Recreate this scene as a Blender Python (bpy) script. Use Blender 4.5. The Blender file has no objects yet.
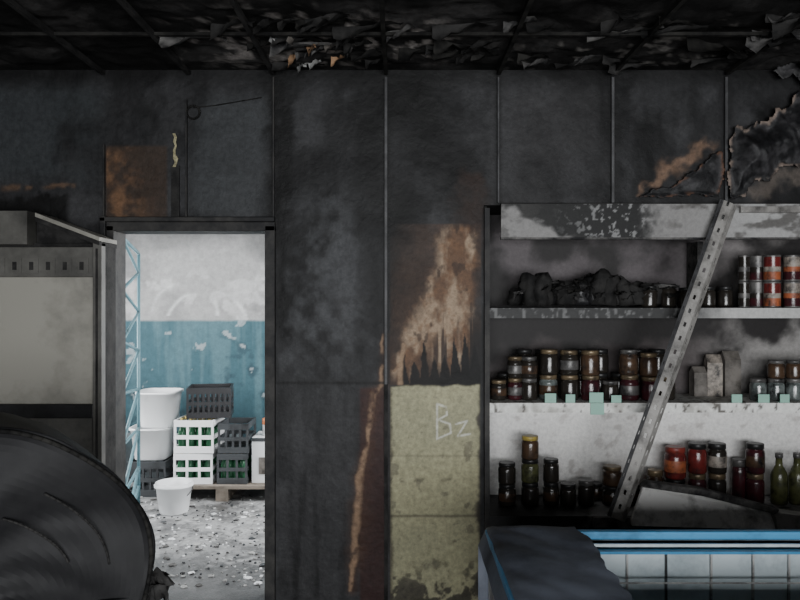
import bpy, math, random
import numpy as np
from mathutils import Vector, Matrix, noise as mnoise
random.seed(7); np.random.seed(7)
S = 185.0      # wall drawing units per metre (wall survey sheet, front wall at y = 4 m)
EYE = 1.64
def WX(u): return (u-400.0)/S
def WZ(v): return EYE-(v-300.0)/S
def DX(u, d): return (u-400.0)/740.0*d
def DZ(v, d): return EYE-(v-300.0)/740.0*d

# ------------------------------------------------------------ noise
_rng = np.random.RandomState(3)
_perm = _rng.rand(256, 256)
def vnoise(x, y):
    xi = np.floor(x).astype(int); yi = np.floor(y).astype(int)
    fx = x-xi; fy = y-yi
    fx = fx*fx*(3-2*fx); fy = fy*fy*(3-2*fy)
    a = _perm[xi % 256, yi % 256]; b = _perm[(xi+1) % 256, yi % 256]
    c = _perm[xi % 256, (yi+1) % 256]; d = _perm[(xi+1) % 256, (yi+1) % 256]
    return (a*(1-fx)+b*fx)*(1-fy)+(c*(1-fx)+d*fx)*fy
def fbm(x, y, o=5):
    t = 0; a = 0.5; s = 0
    for i in range(o):
        t = t+a*vnoise(x*(2**i)+i*17.3, y*(2**i)+i*31.7); s += a; a *= 0.5
    return t/s
def sst(e0, e1, x):
    t = np.clip((x-e0)/(e1-e0), 0, 1); return t*t*(3-2*t)
def cap(u, v, x1, y1, r1, x2, y2, r2, soft=0.5):
    dx, dy = x2-x1, y2-y1; L = dx*dx+dy*dy+1e-6
    t = np.clip(((u-x1)*dx+(v-y1)*dy)/L, 0, 1)
    d = np.hypot(u-(x1+t*dx), v-(y1+t*dy)); r = r1+(r2-r1)*t
    return 1-sst(1-soft, 1+soft, d/r)
def rect(u, v, a, b, c, d, s=1.5):
    return sst(a-s, a+s, u)*(1-sst(b-s, b+s, u))*sst(c-s, c+s, v)*(1-sst(d-s, d+s, v))
def mix(col, c2, m):
    m = m[..., None]; return col*(1-m)+np.array(c2)*m
def const(like, c): return np.zeros(like.shape+(3,))+np.array(c)

# ------------------------------------------------------------ materials
def newmat(name):
    m = bpy.data.materials.new(name); m.use_nodes = True
    nt = m.node_tree; return m, nt, nt.nodes['Principled BSDF']
def vcmat(name, rough=0.8, bump=0.4, bscale=40, spec=0.3, var=0.5):
    m, nt, b = newmat(name); N = nt.nodes; L = nt.links
    at = N.new('ShaderNodeAttribute'); at.attribute_name = 'Col'
    tc = N.new('ShaderNodeTexCoord')
    n1 = N.new('ShaderNodeTexNoise'); n1.inputs['Scale'].default_value = bscale; n1.inputs['Detail'].default_value = 8
    n1.inputs['Roughness'].default_value = 0.7
    L.new(tc.outputs['Object'], n1.inputs['Vector'])
    mr = N.new('ShaderNodeMapRange'); mr.inputs[1].default_value = 0.3; mr.inputs[2].default_value = 0.7
    mr.inputs[3].default_value = 1-var; mr.inputs[4].default_value = 1+var
    L.new(n1.outputs['Fac'], mr.inputs[0])
    mx = N.new('ShaderNodeVectorMath'); mx.operation = 'SCALE'
    L.new(at.outputs['Color'], mx.inputs[0]); L.new(mr.outputs[0], mx.inputs['Scale'])
    L.new(mx.outputs[0], b.inputs['Base Color'])
    b.inputs['Roughness'].default_value = rough
    b.inputs['Specular IOR Level'].default_value = spec
    bp = N.new('ShaderNodeBump'); bp.inputs['Strength'].default_value = bump; bp.inputs['Distance'].default_value = 0.01
    L.new(n1.outputs['Fac'], bp.inputs['Height']); L.new(bp.outputs[0], b.inputs['Normal'])
    return m
def sootmat(name, col, soot=0.45, scale=6, rough=0.6, metal=0.0, dark=(0.012, 0.012, 0.013), bump=0.2, spec=0.4):
    m, nt, b = newmat(name); N = nt.nodes; L = nt.links
    tc = N.new('ShaderNodeTexCoord')
    n1 = N.new('ShaderNodeTexNoise'); n1.inputs['Scale'].default_value = scale; n1.inputs['Detail'].default_value = 9
    n1.inputs['Roughness'].default_value = 0.68
    L.new(tc.outputs['Object'], n1.inputs['Vector'])
    r = N.new('ShaderNodeValToRGB')
    r.color_ramp.elements[0].position = max(0.0, soot-0.12); r.color_ramp.elements[0].color = (*dark, 1)
    r.color_ramp.elements[1].position = min(1.0, soot+0.12); r.color_ramp.elements[1].color = (*col, 1)
    L.new(n1.outputs['Fac'], r.inputs[0]); L.new(r.outputs[0], b.inputs['Base Color'])
    b.inputs['Roughness'].default_value = rough; b.inputs['Metallic'].default_value = metal
    b.inputs['Specular IOR Level'].default_value = spec
    bp = N.new('ShaderNodeBump'); bp.inputs['Strength'].default_value = bump; bp.inputs['Distance'].default_value = 0.01
    L.new(n1.outputs['Fac'], bp.inputs['Height']); L.new(bp.outputs[0], b.inputs['Normal'])
    return m
M = {}
M['wall'] = vcmat('charred_wall_panel', 0.55, 0.3, 35, 0.22, 0.35)
M['paint'] = vcmat('painted_plaster', 0.8, 0.35, 25, 0.3, 0.18)
M['shelfvc'] = vcmat('sooty_shelf_board', 0.6, 0.2, 45, 0.35, 0.2)
M['ceil'] = vcmat('charred_ceiling', 0.85, 0.8, 22, 0.15, 0.6)
M['char'] = sootmat('char', (0.032, 0.031, 0.030), 0.5, 9, 0.8, bump=0.6, dark=(0.009, 0.009, 0.009), spec=0.2)
M['charbar'] = sootmat('charred_bar', (0.028, 0.027, 0.025), 0.5, 9, 0.85, bump=0.4, dark=(0.007, 0.007, 0.007), spec=0.1)
M['charshiny'] = sootmat('char_glossy', (0.022, 0.022, 0.024), 0.5, 5, 0.4, bump=0.4, dark=(0.007, 0.007, 0.007), spec=0.35)
M['hood'] = sootmat('char_smooth', (0.018, 0.018, 0.019), 0.5, 2.5, 0.6, bump=0.08, dark=(0.007, 0.007, 0.008), spec=0.18)
M['peel'] = vcmat('charred_peeling_sheet', 0.5, 0.5, 30, 0.25, 0.4)
M['frame'] = sootmat('sooty_door_frame', (0.045, 0.043, 0.04), 0.52, 7, 0.6, spec=0.25)
M['batten'] = sootmat('batten_metal', (0.065, 0.065, 0.068), 0.47, 6, 0.55)
M['beam'] = sootmat('galvanised_metal', (0.28, 0.27, 0.255), 0.44, 8, 0.5, 0.1, dark=(0.055, 0.052, 0.048))
M['white'] = sootmat('white_enamel', (0.46, 0.46, 0.45), 0.44, 7, 0.45, dark=(0.05, 0.05, 0.05))
M['board'] = sootmat('pale_board', (0.70, 0.69, 0.67), 0.40, 7, 0.5, dark=(0.07, 0.065, 0.06))
M['cream'] = sootmat('sooty_enamel', (0.29, 0.28, 0.245), 0.42, 1.8, 0.55, dark=(0.12, 0.115, 0.10))
M['dkpanel'] = sootmat('dark_enamel', (0.11, 0.107, 0.097), 0.45, 2.5, 0.5, dark=(0.036, 0.035, 0.032))
M['blue'] = sootmat('blue_plastic_rim', (0.06, 0.26, 0.48), 0.38, 6, 0.35, dark=(0.03, 0.10, 0.18))
M['ltblue'] = sootmat('pale_blue_liner', (0.55, 0.63, 0.66), 0.40, 4, 0.35, dark=(0.26, 0.32, 0.35))
M['gate'] = sootmat('pale_blue_paint', (0.10, 0.20, 0.235), 0.36, 9, 0.5, dark=(0.04, 0.07, 0.08))
M['tub'] = sootmat('white_plastic', (0.76, 0.77, 0.78), 0.25, 5, 0.35, dark=(0.4, 0.4, 0.4))
M['blackpl'] = sootmat('black_plastic', (0.016, 0.016, 0.018), 0.4, 5, 0.4)
M['greypl'] = sootmat('grey_plastic', (0.05, 0.054, 0.058), 0.4, 5, 0.4)
M['greengl'] = sootmat('green_glass', (0.02, 0.10, 0.045), 0.3, 5, 0.12)
M['wood'] = sootmat('pallet_wood', (0.2, 0.17, 0.14), 0.4, 6, 0.8, dark=(0.05, 0.04, 0.03))
M['debris'] = sootmat('debris_pale', (0.36, 0.36, 0.35), 0.42, 9, 0.6, dark=(0.1, 0.1, 0.1))
M['plaster'] = sootmat('grey_plaster', (0.3, 0.3, 0.29), 0.45, 3, 0.8, dark=(0.06, 0.06, 0.06))
M['orange'] = sootmat('orange_plastic', (0.6, 0.2, 0.08), 0.2, 5, 0.5)
M['tag'] = sootmat('green_price_card', (0.26, 0.46, 0.38), 0.35, 6, 0.6, dark=(0.13, 0.22, 0.19))
M['sheet'] = sootmat('blur_stand_in_plastic', (0.16, 0.18, 0.225), 0.47, 2.2, 0.6, dark=(0.045, 0.052, 0.07), spec=0.35, bump=.05)  # for the added sheet that stands in for a bluish blur
M['bag'] = sootmat('pale_packaging', (0.17, 0.155, 0.14), 0.47, 8, 0.5, dark=(0.04, 0.035, 0.03))
M['scorch'] = sootmat('scorched_paper', (0.3, 0.18, 0.1), 0.42, 12, 0.8, dark=(0.04, 0.02, 0.012))
M['flake'] = sootmat('ash_flake', (0.14, 0.135, 0.13), 0.52, 10, 0.9)
M['yellow'] = sootmat('peeled_yellow', (0.36, 0.33, 0.2), 0.46, 30, 0.8, dark=(0.06, 0.05, 0.03))
M['j_dark'] = sootmat('jar_dark_contents', (0.022, 0.019, 0.016), 0.35, 14, 0.17, spec=0.5)
M['j_brown'] = sootmat('jar_brown_contents', (0.07, 0.042, 0.026), 0.44, 18, 0.2, spec=0.5)
M['j_olive'] = sootmat('jar_olive_contents', (0.09, 0.095, 0.04), 0.44, 18, 0.2, spec=0.5)
M['j_red'] = sootmat('jar_red_contents', (0.15, 0.022, 0.02), 0.42, 16, 0.2, spec=0.5)
M['j_wine'] = sootmat('jar_wine_contents', (0.05, 0.012, 0.016), 0.42, 16, 0.2, spec=0.5)
M['j_teal'] = sootmat('jar_pale_glass', (0.14, 0.16, 0.155), 0.47, 18, 0.15, spec=0.6)
M['lid_gold'] = sootmat('lid_tarnished_gold', (0.2, 0.15, 0.09), 0.44, 16, 0.4, 0.4)
M['lid_grey'] = sootmat('lid_grey', (0.15, 0.145, 0.14), 0.45, 16, 0.4, 0.3)
M['lid_red'] = sootmat('lid_red', (0.24, 0.04, 0.03), 0.42, 16, 0.4)
M['lid_black'] = sootmat('lid_black', (0.016, 0.016, 0.016), 0.35, 16, 0.4)
M['lid_yel'] = sootmat('lid_yellow', (0.42, 0.32, 0.08), 0.40, 16, 0.4)
M['label_or'] = sootmat('label_orange', (0.36, 0.10, 0.04), 0.45, 22, 0.5)
M['label_wh'] = sootmat('label_white', (0.32, 0.28, 0.24), 0.47, 22, 0.5)

# ------------------------------------------------------------ mesh builder
class MB:
    def __init__(s): s.v = []; s.f = []; s.m = []; s.mats = []; s.sm = []
    def mi(s, k):
        if k not in s.mats: s.mats.append(k)
        return s.mats.index(k)
    def raw(s, vs, fs, k, T=None, smooth=False):
        o = len(s.v)
        for p in vs:
            p = Vector(p)
            if T is not None: p = T @ p
            s.v.append(p[:])
        i = s.mi(k)
        for f in fs: s.f.append([o+a for a in f]); s.m.append(i); s.sm.append(smooth)
    def box(s, a, b, k, T=None):
        x0, y0, z0 = a; x1, y1, z1 = b
        vs = [(x0,y0,z0),(x1,y0,z0),(x1,y1,z0),(x0,y1,z0),(x0,y0,z1),(x1,y0,z1),(x1,y1,z1),(x0,y1,z1)]
        s.raw(vs, [(0,3,2,1),(4,5,6,7),(0,1,5,4),(1,2,6,5),(2,3,7,6),(3,0,4,7)], k, T)
    def lathe(s, prof, c, T=None, seg=16, squash=1.0, wob=0.0, rumple=0.0):
        o = len(s.v); ph = random.random()*6
        for (r, z, k) in prof:
            for i in range(seg):
                a = 2*math.pi*i/seg
                rr = r*(1+wob*math.sin(a*2+ph+z*30)+wob*0.6*math.sin(a*3-ph))
                p = Vector((c[0]+rr*math.cos(a), c[1]+rr*math.sin(a)*squash, c[2]+z))
                if T is not None: p = T @ p
                if rumple: p += mnoise.noise_vector(p*22)*rumple*min(1, z*25)
                s.v.append(p[:])
        for j in range(len(prof)-1):
            k = s.mi(prof[j][2])
            for i in range(seg):
                s.f.append([o+j*seg+i, o+j*seg+(i+1) % seg, o+(j+1)*seg+(i+1) % seg, o+(j+1)*seg+i]); s.m.append(k); s.sm.append(True)
        s.f.append([o+i for i in range(seg)][::-1]); s.m.append(s.mi(prof[0][2])); s.sm.append(False)
        s.f.append([o+(len(prof)-1)*seg+i for i in range(seg)]); s.m.append(s.mi(prof[-1][2])); s.sm.append(False)
    def tube(s, pts, r, k, seg=8):
        for a, b in zip(pts[:-1], pts[1:]):
            a = Vector(a); b = Vector(b); d = b-a; L = d.length
            T = Matrix.Translation(a) @ d.to_track_quat('Z', 'Y').to_matrix().to_4x4()
            s.lathe([(r, 0, k), (r, L, k)], (0, 0, 0), T, seg)
    def obj(s, name, parent=None, loc=None):
        me = bpy.data.meshes.new(name); me.from_pydata(s.v, [], s.f)
        for k in s.mats: me.materials.append(M[k])
        me.polygons.foreach_set('material_index', s.m)
        me.polygons.foreach_set('use_smooth', s.sm)
        me.update()
        o = bpy.data.objects.new(name, me); bpy.context.collection.objects.link(o)
        if parent: o.parent = parent
        return o
def empty(name):
    o = bpy.data.objects.new(name, None); bpy.context.collection.objects.link(o); return o
def bevel(o, w=0.004, seg=2):
    m = o.modifiers.new('bevel', 'BEVEL'); m.width = w; m.segments = seg; m.limit_method = 'ANGLE'; return o

def gridobj(name, patches, colf, mat, mapf, relief=None, parent=None, keep=None):
    V = []; F = []; C = []; off = 0
    for (a0, a1, b0, b1, st) in patches:
        na = max(2, int(round((a1-a0)/st))+1); nb = max(2, int(round((b1-b0)/st))+1)
        A, B = np.meshgrid(np.linspace(a0, a1, na), np.linspace(b0, b1, nb), indexing='ij')
        rel = relief(A, B) if relief else np.zeros_like(A)
        P = np.stack(mapf(A, B, rel), -1).reshape(-1, 3); V.append(P)
        C.append(colf(A, B).reshape(-1, 3))
        idx = np.arange(na*nb).reshape(na, nb)+off
        q = np.stack([idx[:-1, :-1], idx[1:, :-1], idx[1:, 1:], idx[:-1, 1:]], -1).reshape(-1, 4)
        if keep is not None:
            K = keep(A, B).ravel(); q = q[K[q-off].all(axis=1)]
        F.append(q); off += na*nb
    V = np.concatenate(V); F = np.concatenate(F); C = np.concatenate(C)
    if keep is not None:
        used = np.unique(F); remap = -np.ones(len(V), int); remap[used] = np.arange(len(used))
        V = V[used]; C = C[used]; F = remap[F]
    me = bpy.data.meshes.new(name)
    me.vertices.add(len(V)); me.vertices.foreach_set('co', V.astype(np.float32).ravel())
    me.loops.add(len(F)*4); me.loops.foreach_set('vertex_index', F.astype(np.int32).ravel())
    me.polygons.add(len(F)); me.polygons.foreach_set('loop_start', np.arange(0, len(F)*4, 4, dtype=np.int32))
    me.update(calc_edges=True)
    me.polygons.foreach_set('use_smooth', np.ones(len(F), dtype=bool))
    ca = me.color_attributes.new('Col', 'FLOAT_COLOR', 'POINT')
    cc = np.concatenate([np.clip(C, 0, 1), np.ones((len(C), 1))], 1).astype(np.float32)
    ca.data.foreach_set('color', cc.ravel())
    me.materials.append(mat)
    o = bpy.data.objects.new(name, me); bpy.context.collection.objects.link(o)
    if parent: o.parent = parent
    return o
def inpoly(u, v, pts):
    r = np.zeros(u.shape, bool); n = len(pts); j = n-1
    for i in range(n):
        xi, yi = pts[i]; xj, yj = pts[j]
        c = ((yi > v) != (yj > v)) & (u < (xj-xi)*(v-yi)/((yj-yi) if yj != yi else 1e-9)+xi)
        r ^= c; j = i
    return r

# ------------------------------------------------------------ FRONT WALL
CEIL = WZ(70)
DL, DR, DT = WX(112), WX(272), WZ(226)
NL, NT, NB = WX(484), WZ(205), WZ(516)
RX = 3.0; LX = -3.0
def wall_uv(x, z): return 400+x*S, 300-(z-EYE)*S
def wall_col(x, z):
    u0, v0 = wall_uv(x, z)
    n1 = fbm(u0/60, v0/60, 6); n2 = fbm(u0/12+50, v0/12, 5); n3 = fbm(u0/5+9, v0/5+4, 3)
    nb_ = fbm(u0/34+11, v0/44+70, 5)
    st = fbm(u0/9+80, v0/140+3, 5)
    wu = u0+(n2-0.5)*26+(n3-0.5)*6; wv = v0+(fbm(u0/14+7, v0/14+90, 5)-0.5)*30
    base = 0.008+0.012*sst(0.3, 0.75, n1)+0.016*(st-0.5)+0.018*sst(.45, .7, nb_)
    base = np.maximum(base, 0.005)
    col = np.stack([base*0.99, base*0.99, base*1.05], -1)
    # dusty blooms
    col = mix(col, (0.060, 0.062, 0.066), 0.85*cap(wu, wv, 345, 225, 34, 325, 335, 44, 1.0)*sst(0.2, 0.75, n2+.3*(nb_-.5)))
    col = mix(col, (0.044, 0.047, 0.050), 0.8*rect(u0, v0, 190, 268, 98, 216, 12)*sst(0.25, 0.8, n1+0.15))
    col = mix(col, (0.028, 0.027, 0.028), 0.6*rect(u0, v0, 505, 608, 85, 200, 16)*sst(0.3, 0.6, n1))
    col = mix(col, (0.036, 0.036, 0.038), 0.6*rect(u0, v0, 290, 355, 392, 640, 20)*sst(0.35, 0.7, st))
    col = mix(col, (0.036, 0.040, 0.043), 0.75*rect(u0, v0, -40, 102, 85, 180, 16)*sst(.3, .65, nb_+.1))
    col = mix(col, (0.003, 0.003, 0.003), 0.85*cap(wu, wv, 280, 80, 12, 282, 330, 6, 0.9))
    col = mix(col, (0.0028, 0.0028, 0.0028), 0.88*cap(wu, wv, 405, 90, 36, 474, 200, 24, 1.0))
    col = mix(col, (0.003, 0.003, 0.003), 0.8*cap(wu, wv, 402, 200, 16, 398, 320, 10, 1.0))
    col = mix(col, (0.004, 0.004, 0.004), 0.75*cap(wu, wv, 368, 100, 22, 377, 330, 8, 1.0))
    # brown scorched board left of door top
    m = rect(u0, v0, 106, 167, 146, 221, 1.5)
    brown = mix(const(u0, (0.036, 0.025, 0.019)), (0.14, 0.076, 0.041), sst(0.36, 0.75, n2)*cap(wu, wv, 116, 160, 14, 122, 212, 22, 1.0))
    col = col*(1-m[..., None])+brown*m[..., None]
    col = mix(col, (0.09, 0.056, 0.036), 0.9*cap(wu, v0+(n2-.5)*8, -10, 189, 3, 74, 186, 2, 0.9)*sst(0.35, 0.6, n2))
    col = mix(col, (0.004, 0.004, 0.004), rect(u0, wv, -60, 68, 198, 225, 4))
    # flame-shaped scorch on centre board
    inb = rect(u0, v0, 390, 481, 224, 385, 1.0)
    wu2 = u0+(n2-0.5)*15+(n3-.5)*4; wv2 = v0+(n2-0.5)*18
    f = cap(wu2, wv2, 455, 246, 18, 455, 300, 18, 0.5)
    f = np.maximum(f, cap(wu2, wv2, 468, 236, 8, 468, 285, 7, 0.5))
    f = np.maximum(f, cap(wu2, wv2, 437, 290, 11, 418, 345, 14, 0.6))
    f = np.maximum(f, cap(wu2, wv2, 416, 340, 14, 403, 372, 10, 0.6))
    drip = sst(0.46, 0.6, fbm(u0/5.5+30, v0/90, 3))*cap(u0, v0, 454, 300, 24, 450, 350, 20, 0.4)
    f = np.maximum(f, drip)
    tooth_w = 10.0
    wv3 = (u0+5*(n2-.5))/tooth_w
    tri = 1-np.abs(wv3 % 1-0.5)*2
    hgt = vnoise(np.floor(wv3)*1.7+3, np.zeros_like(u0)+.5)
    tline = 386-(10+38*hgt)*tri**.8*sst(396, 404, u0)-(u0-400)*0.20-(n3-.5)*8
    black_teeth = sst(-2, 3, v0-tline)*inb*sst(398, 404, u0)
    halo = cap(wu, wv, 456, 240, 38, 412, 375, 34, 1.0)*inb
    col = mix(col, (0.055, 0.031, 0.020), 0.85*halo)
    col = mix(col, (0.028, 0.016, 0.012), 0.7*cap(wu, wv, 474, 180, 10, 470, 240, 14, 1.0))
    ff = f*inb*(1-black_teeth)
    oc = mix(const(u0, (0.12, 0.066, 0.037)), (0.32, 0.235, 0.16), sst(0.36, 0.62, fbm(u0/11+3, v0/24, 5)))
    oc = mix(oc, (0.17, 0.088, 0.044), 0.5*sst(0.5, 0.7, n3))
    oc = mix(oc, (0.03, 0.018, 0.013), 0.7*sst(0.62, 0.72, fbm(u0/8+33, v0/14+9, 4)))
    col = col*(1-0.92*ff[..., None])+0.92*oc*ff[..., None]
    col = mix(col, (0.004, 0.004, 0.004), 0.94*black_teeth)
    col = mix(col, (0.28, 0.19, 0.12), 0.8*inb*cap(u0+3*n2, v0, 404, 345, 2, 402, 384, 2.5, 0.5))
    # pale unburnt boards
    top = 386+(n2-0.5)*5
    g = sst(389.5, 391, u0)*(1-sst(479, 481, u0))*sst(-1.5, 1.5, v0-top)
    gb = mix(const(u0, (0.34, 0.325, 0.205)), (0.28, 0.272, 0.175), sst(0.35, 0.7, n1))
    gb = mix(gb, (0.12, 0.11, 0.08), 0.6*sst(0.74, 0.80, n2+0.16*sst(24, 0, np.minimum(u0-390, 480-u0))))
    gb = mix(gb, (0.07, 0.06, 0.045), 0.7*(np.exp(-((v0-516)/1.4)**2)+0.5*np.exp(-((v0-456)/1.0)**2)+0.8*np.exp(-((v0-480)/2.5)**2)*sst(.55, .65, n2)))
    gb = mix(gb, (0.04, 0.035, 0.03), 0.9*sst(0.6, 0.7, n2+0.26*sst(560, 612, v0))*sst(550, 590, v0))
    gb = mix(gb, (0.04, 0.035, 0.03), 0.9*sst(476, 480, u0+(n2-.5)*6))
    gb = mix(gb, (0.05, 0.04, 0.03), 0.8*sst(394, 390, u0+(n2-.5)*6))
    chalk = np.zeros_like(u0)
    segs = [(437,404,437,438),(437,404,446,407),(446,407,447,415),(447,415,438,420),(438,420,450,424),(450,424,451,433),(451,433,437,439),
            (456,424,467,421),(467,421,458,436),(458,436,470,434)]
    for a in segs: chalk = np.maximum(chalk, cap(u0, v0, a[0], a[1], 0.9, a[2], a[3], 0.9, 0.6))
    gb = mix(gb, (0.6, 0.6, 0.54), chalk*0.8*sst(.2, .45, n3))
    col = col*(1-g[..., None])+gb*g[..., None]
    # brown strip + pale burning edge
    b = rect(u0, v0, 360, 387, 388, 640, 2)
    col = mix(col, (0.034, 0.014, 0.012), 0.85*b)
    e = np.zeros_like(u0); e2 = np.zeros_like(u0)
    pts = [(383, 335, 1.2), (382, 384, 2.2), (373, 394, 2.8), (368, 440, 1.8), (360, 478, 3.0), (357, 520, 3.6), (355, 560, 3.0), (350, 590, 1.8)]
    for p, q in zip(pts[:-1], pts[1:]):
        e = np.maximum(e, cap(u0+(n2-.5)*7, v0, p[0], p[1], p[2], q[0], q[1], q[2], 0.7))
        e2 = np.maximum(e2, cap(u0+(n2-.5)*10, v0, p[0]+2, p[1], p[2]*2.5, q[0]+2, q[1], q[2]*2.5, 1.0))
    col = mix(col, (0.055, 0.027, 0.017), e2*0.7)
    col = mix(col, (0.27, 0.175, 0.11), e*0.85*sst(.3, .6, n2))
    # right scorch
    e = cap(wu, wv, 636, 193, 2, 668, 172, 6, 1.0); e = np.maximum(e, cap(wu, wv, 668, 169, 7, 710, 147, 5, 1.0))
    col = mix(col, (0.21, 0.13, 0.085), e*0.75*rect(u0, v0, 625, 722, 120, 200, 2)*sst(.25, .6, n2))
    col = mix(col, (0.12, 0.1, 0.085), 0.6*cap(wu, wv, 755, 190, 6, 800, 172, 8, 0.9))
    for s in (274, 386, 498, 612, 725):
        col = mix(col, (0.003, 0.003, 0.003), 0.8*np.exp(-((u0-s)/3.5)**2)*(v0 < 384))
    col = mix(col, (0.003, 0.003, 0.003), 0.8*np.exp(-((v0-383)/1.6)**2)*rect(u0, v0, 275, 388, 300, 500, 1))
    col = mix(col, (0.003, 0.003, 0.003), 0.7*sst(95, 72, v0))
    return col
def wall_rel(x, z):
    u0, v0 = wall_uv(x, z)
    return (fbm(u0/30, v0/30, 5)-0.5)*0.010
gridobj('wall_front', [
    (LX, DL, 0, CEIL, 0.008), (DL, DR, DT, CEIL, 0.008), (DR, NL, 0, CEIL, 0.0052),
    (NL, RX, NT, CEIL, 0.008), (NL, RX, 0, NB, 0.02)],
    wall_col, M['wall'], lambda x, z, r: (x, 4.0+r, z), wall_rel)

b = MB()
for s, t, bt in ((274, 78, 225), (386, 78, 384), (498, 78, 203), (612, 78, 203), (725, 78, 203), (187, 100, 222), (105, 145, 222)):
    w = 0.007 if s in (386, 612, 725) else 0.004
    b.box((WX(s)-w, 3.98, WZ(bt)), (WX(s)+w, 4.0, WZ(t)), 'batten' if s in (386, 612, 725, 498) else 'frame')
b.box((WX(386)-0.01, 3.985, 0), (WX(386)+0.01, 4.0, WZ(384)), 'char')
b.box((WX(274)-0.012, 3.975, 0), (WX(274)+0.008, 4.0, WZ(225)), 'frame')
b.obj('trim_1')
b = MB()
b.box((NL-0.05, 4.012, 0), (NL, 4.52, CEIL), 'char')
b.box((NL-0.05, 4.52, 0), (RX, 4.56, CEIL), 'char')
b.box((NL, 4.012, NT), (RX, 4.52, NT+0.04), 'char')
b.box((NL, 4.012, NB-0.05), (RX, 4.52, NB-0.01), 'char')
b.obj('wall_recess')

# door frame
b = MB()
b.box((DL-0.02, 3.97, 0), (DL+0.02, 4.15, DT), 'frame')
b.box((DR-0.035, 3.97, 0), (DR+0.02, 4.17, DT), 'frame')
b.box((DL-0.02, 3.97, DT-0.03), (DR+0.02, 4.17, DT+0.02), 'frame')
b.box((DL-0.05, 3.955, 0), (DL-0.02, 4.0, DT+0.05), 'frame')
b.box((DL-0.05, 3.955, DT+0.02), (DR+0.02, 3.985, DT+0.045), 'frame')
bevel(b.obj('door_frame'), 0.004)
b = MB()
b.box((-3.3, 4.02, 0), (DL-0.02, 4.15, CEIL), 'plaster')
b.box((DR+0.02, 4.02, 0), (NL-0.06, 4.15, CEIL), 'plaster')
b.box((DL-0.02, 4.02, DT+0.02), (DR+0.02, 4.15, CEIL), 'plaster')
b.obj('wall_partition')

# ------------------------------------------------------------ CEILING
def ceil_col(x, y):
    n1 = fbm(x*4+20, y*4+20, 6); n2 = fbm(x*14+9, y*14+30, 5)
    base = 0.009+0.028*sst(0.4, 0.75, n1)
    c = np.stack([base, base*0.96, base*0.94], -1)
    m = sst(0.56, 0.66, n2)*cap(x, y, -0.6, 3.6, 0.35, 0.0, 3.6, 0.25, 0.9)
    c = mix(c, (0.36, 0.33, 0.31), m*0.8)
    m = sst(0.64, 0.71, n2)*cap(x, y, 0.9, 3.75, 0.35, 1.8, 3.6, 0.3, 0.8)
    c = mix(c, (0.16, 0.15, 0.14), m*0.8)
    return c
gridobj('ceiling', [(LX, RX, -2.5, 4.05, 0.02)], ceil_col, M['ceil'],
        lambda x, y, r: (x, y, CEIL+0.01+r), lambda x, y: (fbm(x*6, y*6, 5)-0.5)*0.07*(1-sst(3.85, 4.0, y)))
b = MB()
for xs in (-2.3, WX(105), WX(190), WX(274), WX(386), WX(498), WX(612), WX(725), 2.4):
    b.box((xs-0.01, -2.4, CEIL-0.035), (xs+0.01, 3.97, CEIL-0.012), 'char' if xs < -.5 else 'charbar')
for ys in (3.4, 2.8, 2.2, 1.6, 0.9):
    b.box((LX, ys-0.01, CEIL-0.03), (RX, ys+0.01, CEIL-0.015), 'charbar')
b.obj('trim_2')

def flake(b, c, w, h, k, T, n=7, curl=0.04):
    vs = []; nx = n; nz = 4
    low = [-(0.35+0.65*random.random())*h for _ in range(nx+1)]
    for i in range(nx+1):
        for j in range(nz+1):
            t = j/nz; x = (i/nx-0.5)*w+(random.random()-0.5)*w*0.06*t
            z = low[i]*t+random.uniform(-.02, .02)*h
            y = curl*math.sin(t*2.2+i*0.5)*(t)+random.uniform(-.004, .004)
            vs.append((x, y, z))
    fs = []
    for i in range(nx):
        for j in range(nz):
            a = i*(nz+1)+j; fs.append((a, a+nz+1, a+nz+2, a+1))
    b.raw(vs, fs, k, Matrix.Translation(c) @ T, True)
b = MB()
for i in range(56):
    x = random.gauss(-0.35, 0.4) if i < 26 else random.uniform(0.2, 2.2)
    y = random.uniform(3.2, 3.93)
    T = Matrix.Rotation(random.uniform(-0.6, 0.6), 4, 'Z') @ Matrix.Rotation(random.uniform(-1.3, -0.3), 4, 'X')
    flake(b, (x, y, CEIL-0.0), random.uniform(0.08, 0.34), random.uniform(0.04, 0.13), random.choice(['char', 'char', 'charbar', 'char', 'flake']), T)
for i in range(12):
    T = Matrix.Rotation(random.uniform(-0.6, 0.6), 4, 'Z') @ Matrix.Rotation(random.uniform(-1.0, -0.2), 4, 'X')
    flake(b, (random.uniform(-0.6, -0.1), random.uniform(3.4, 3.85), CEIL-0.01), random.uniform(0.04, 0.09), random.uniform(0.03, 0.08), random.choice(['debris', 'bag', 'flake', 'scorch']), T)
b.obj('charred_ceiling_remnants')

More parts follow.
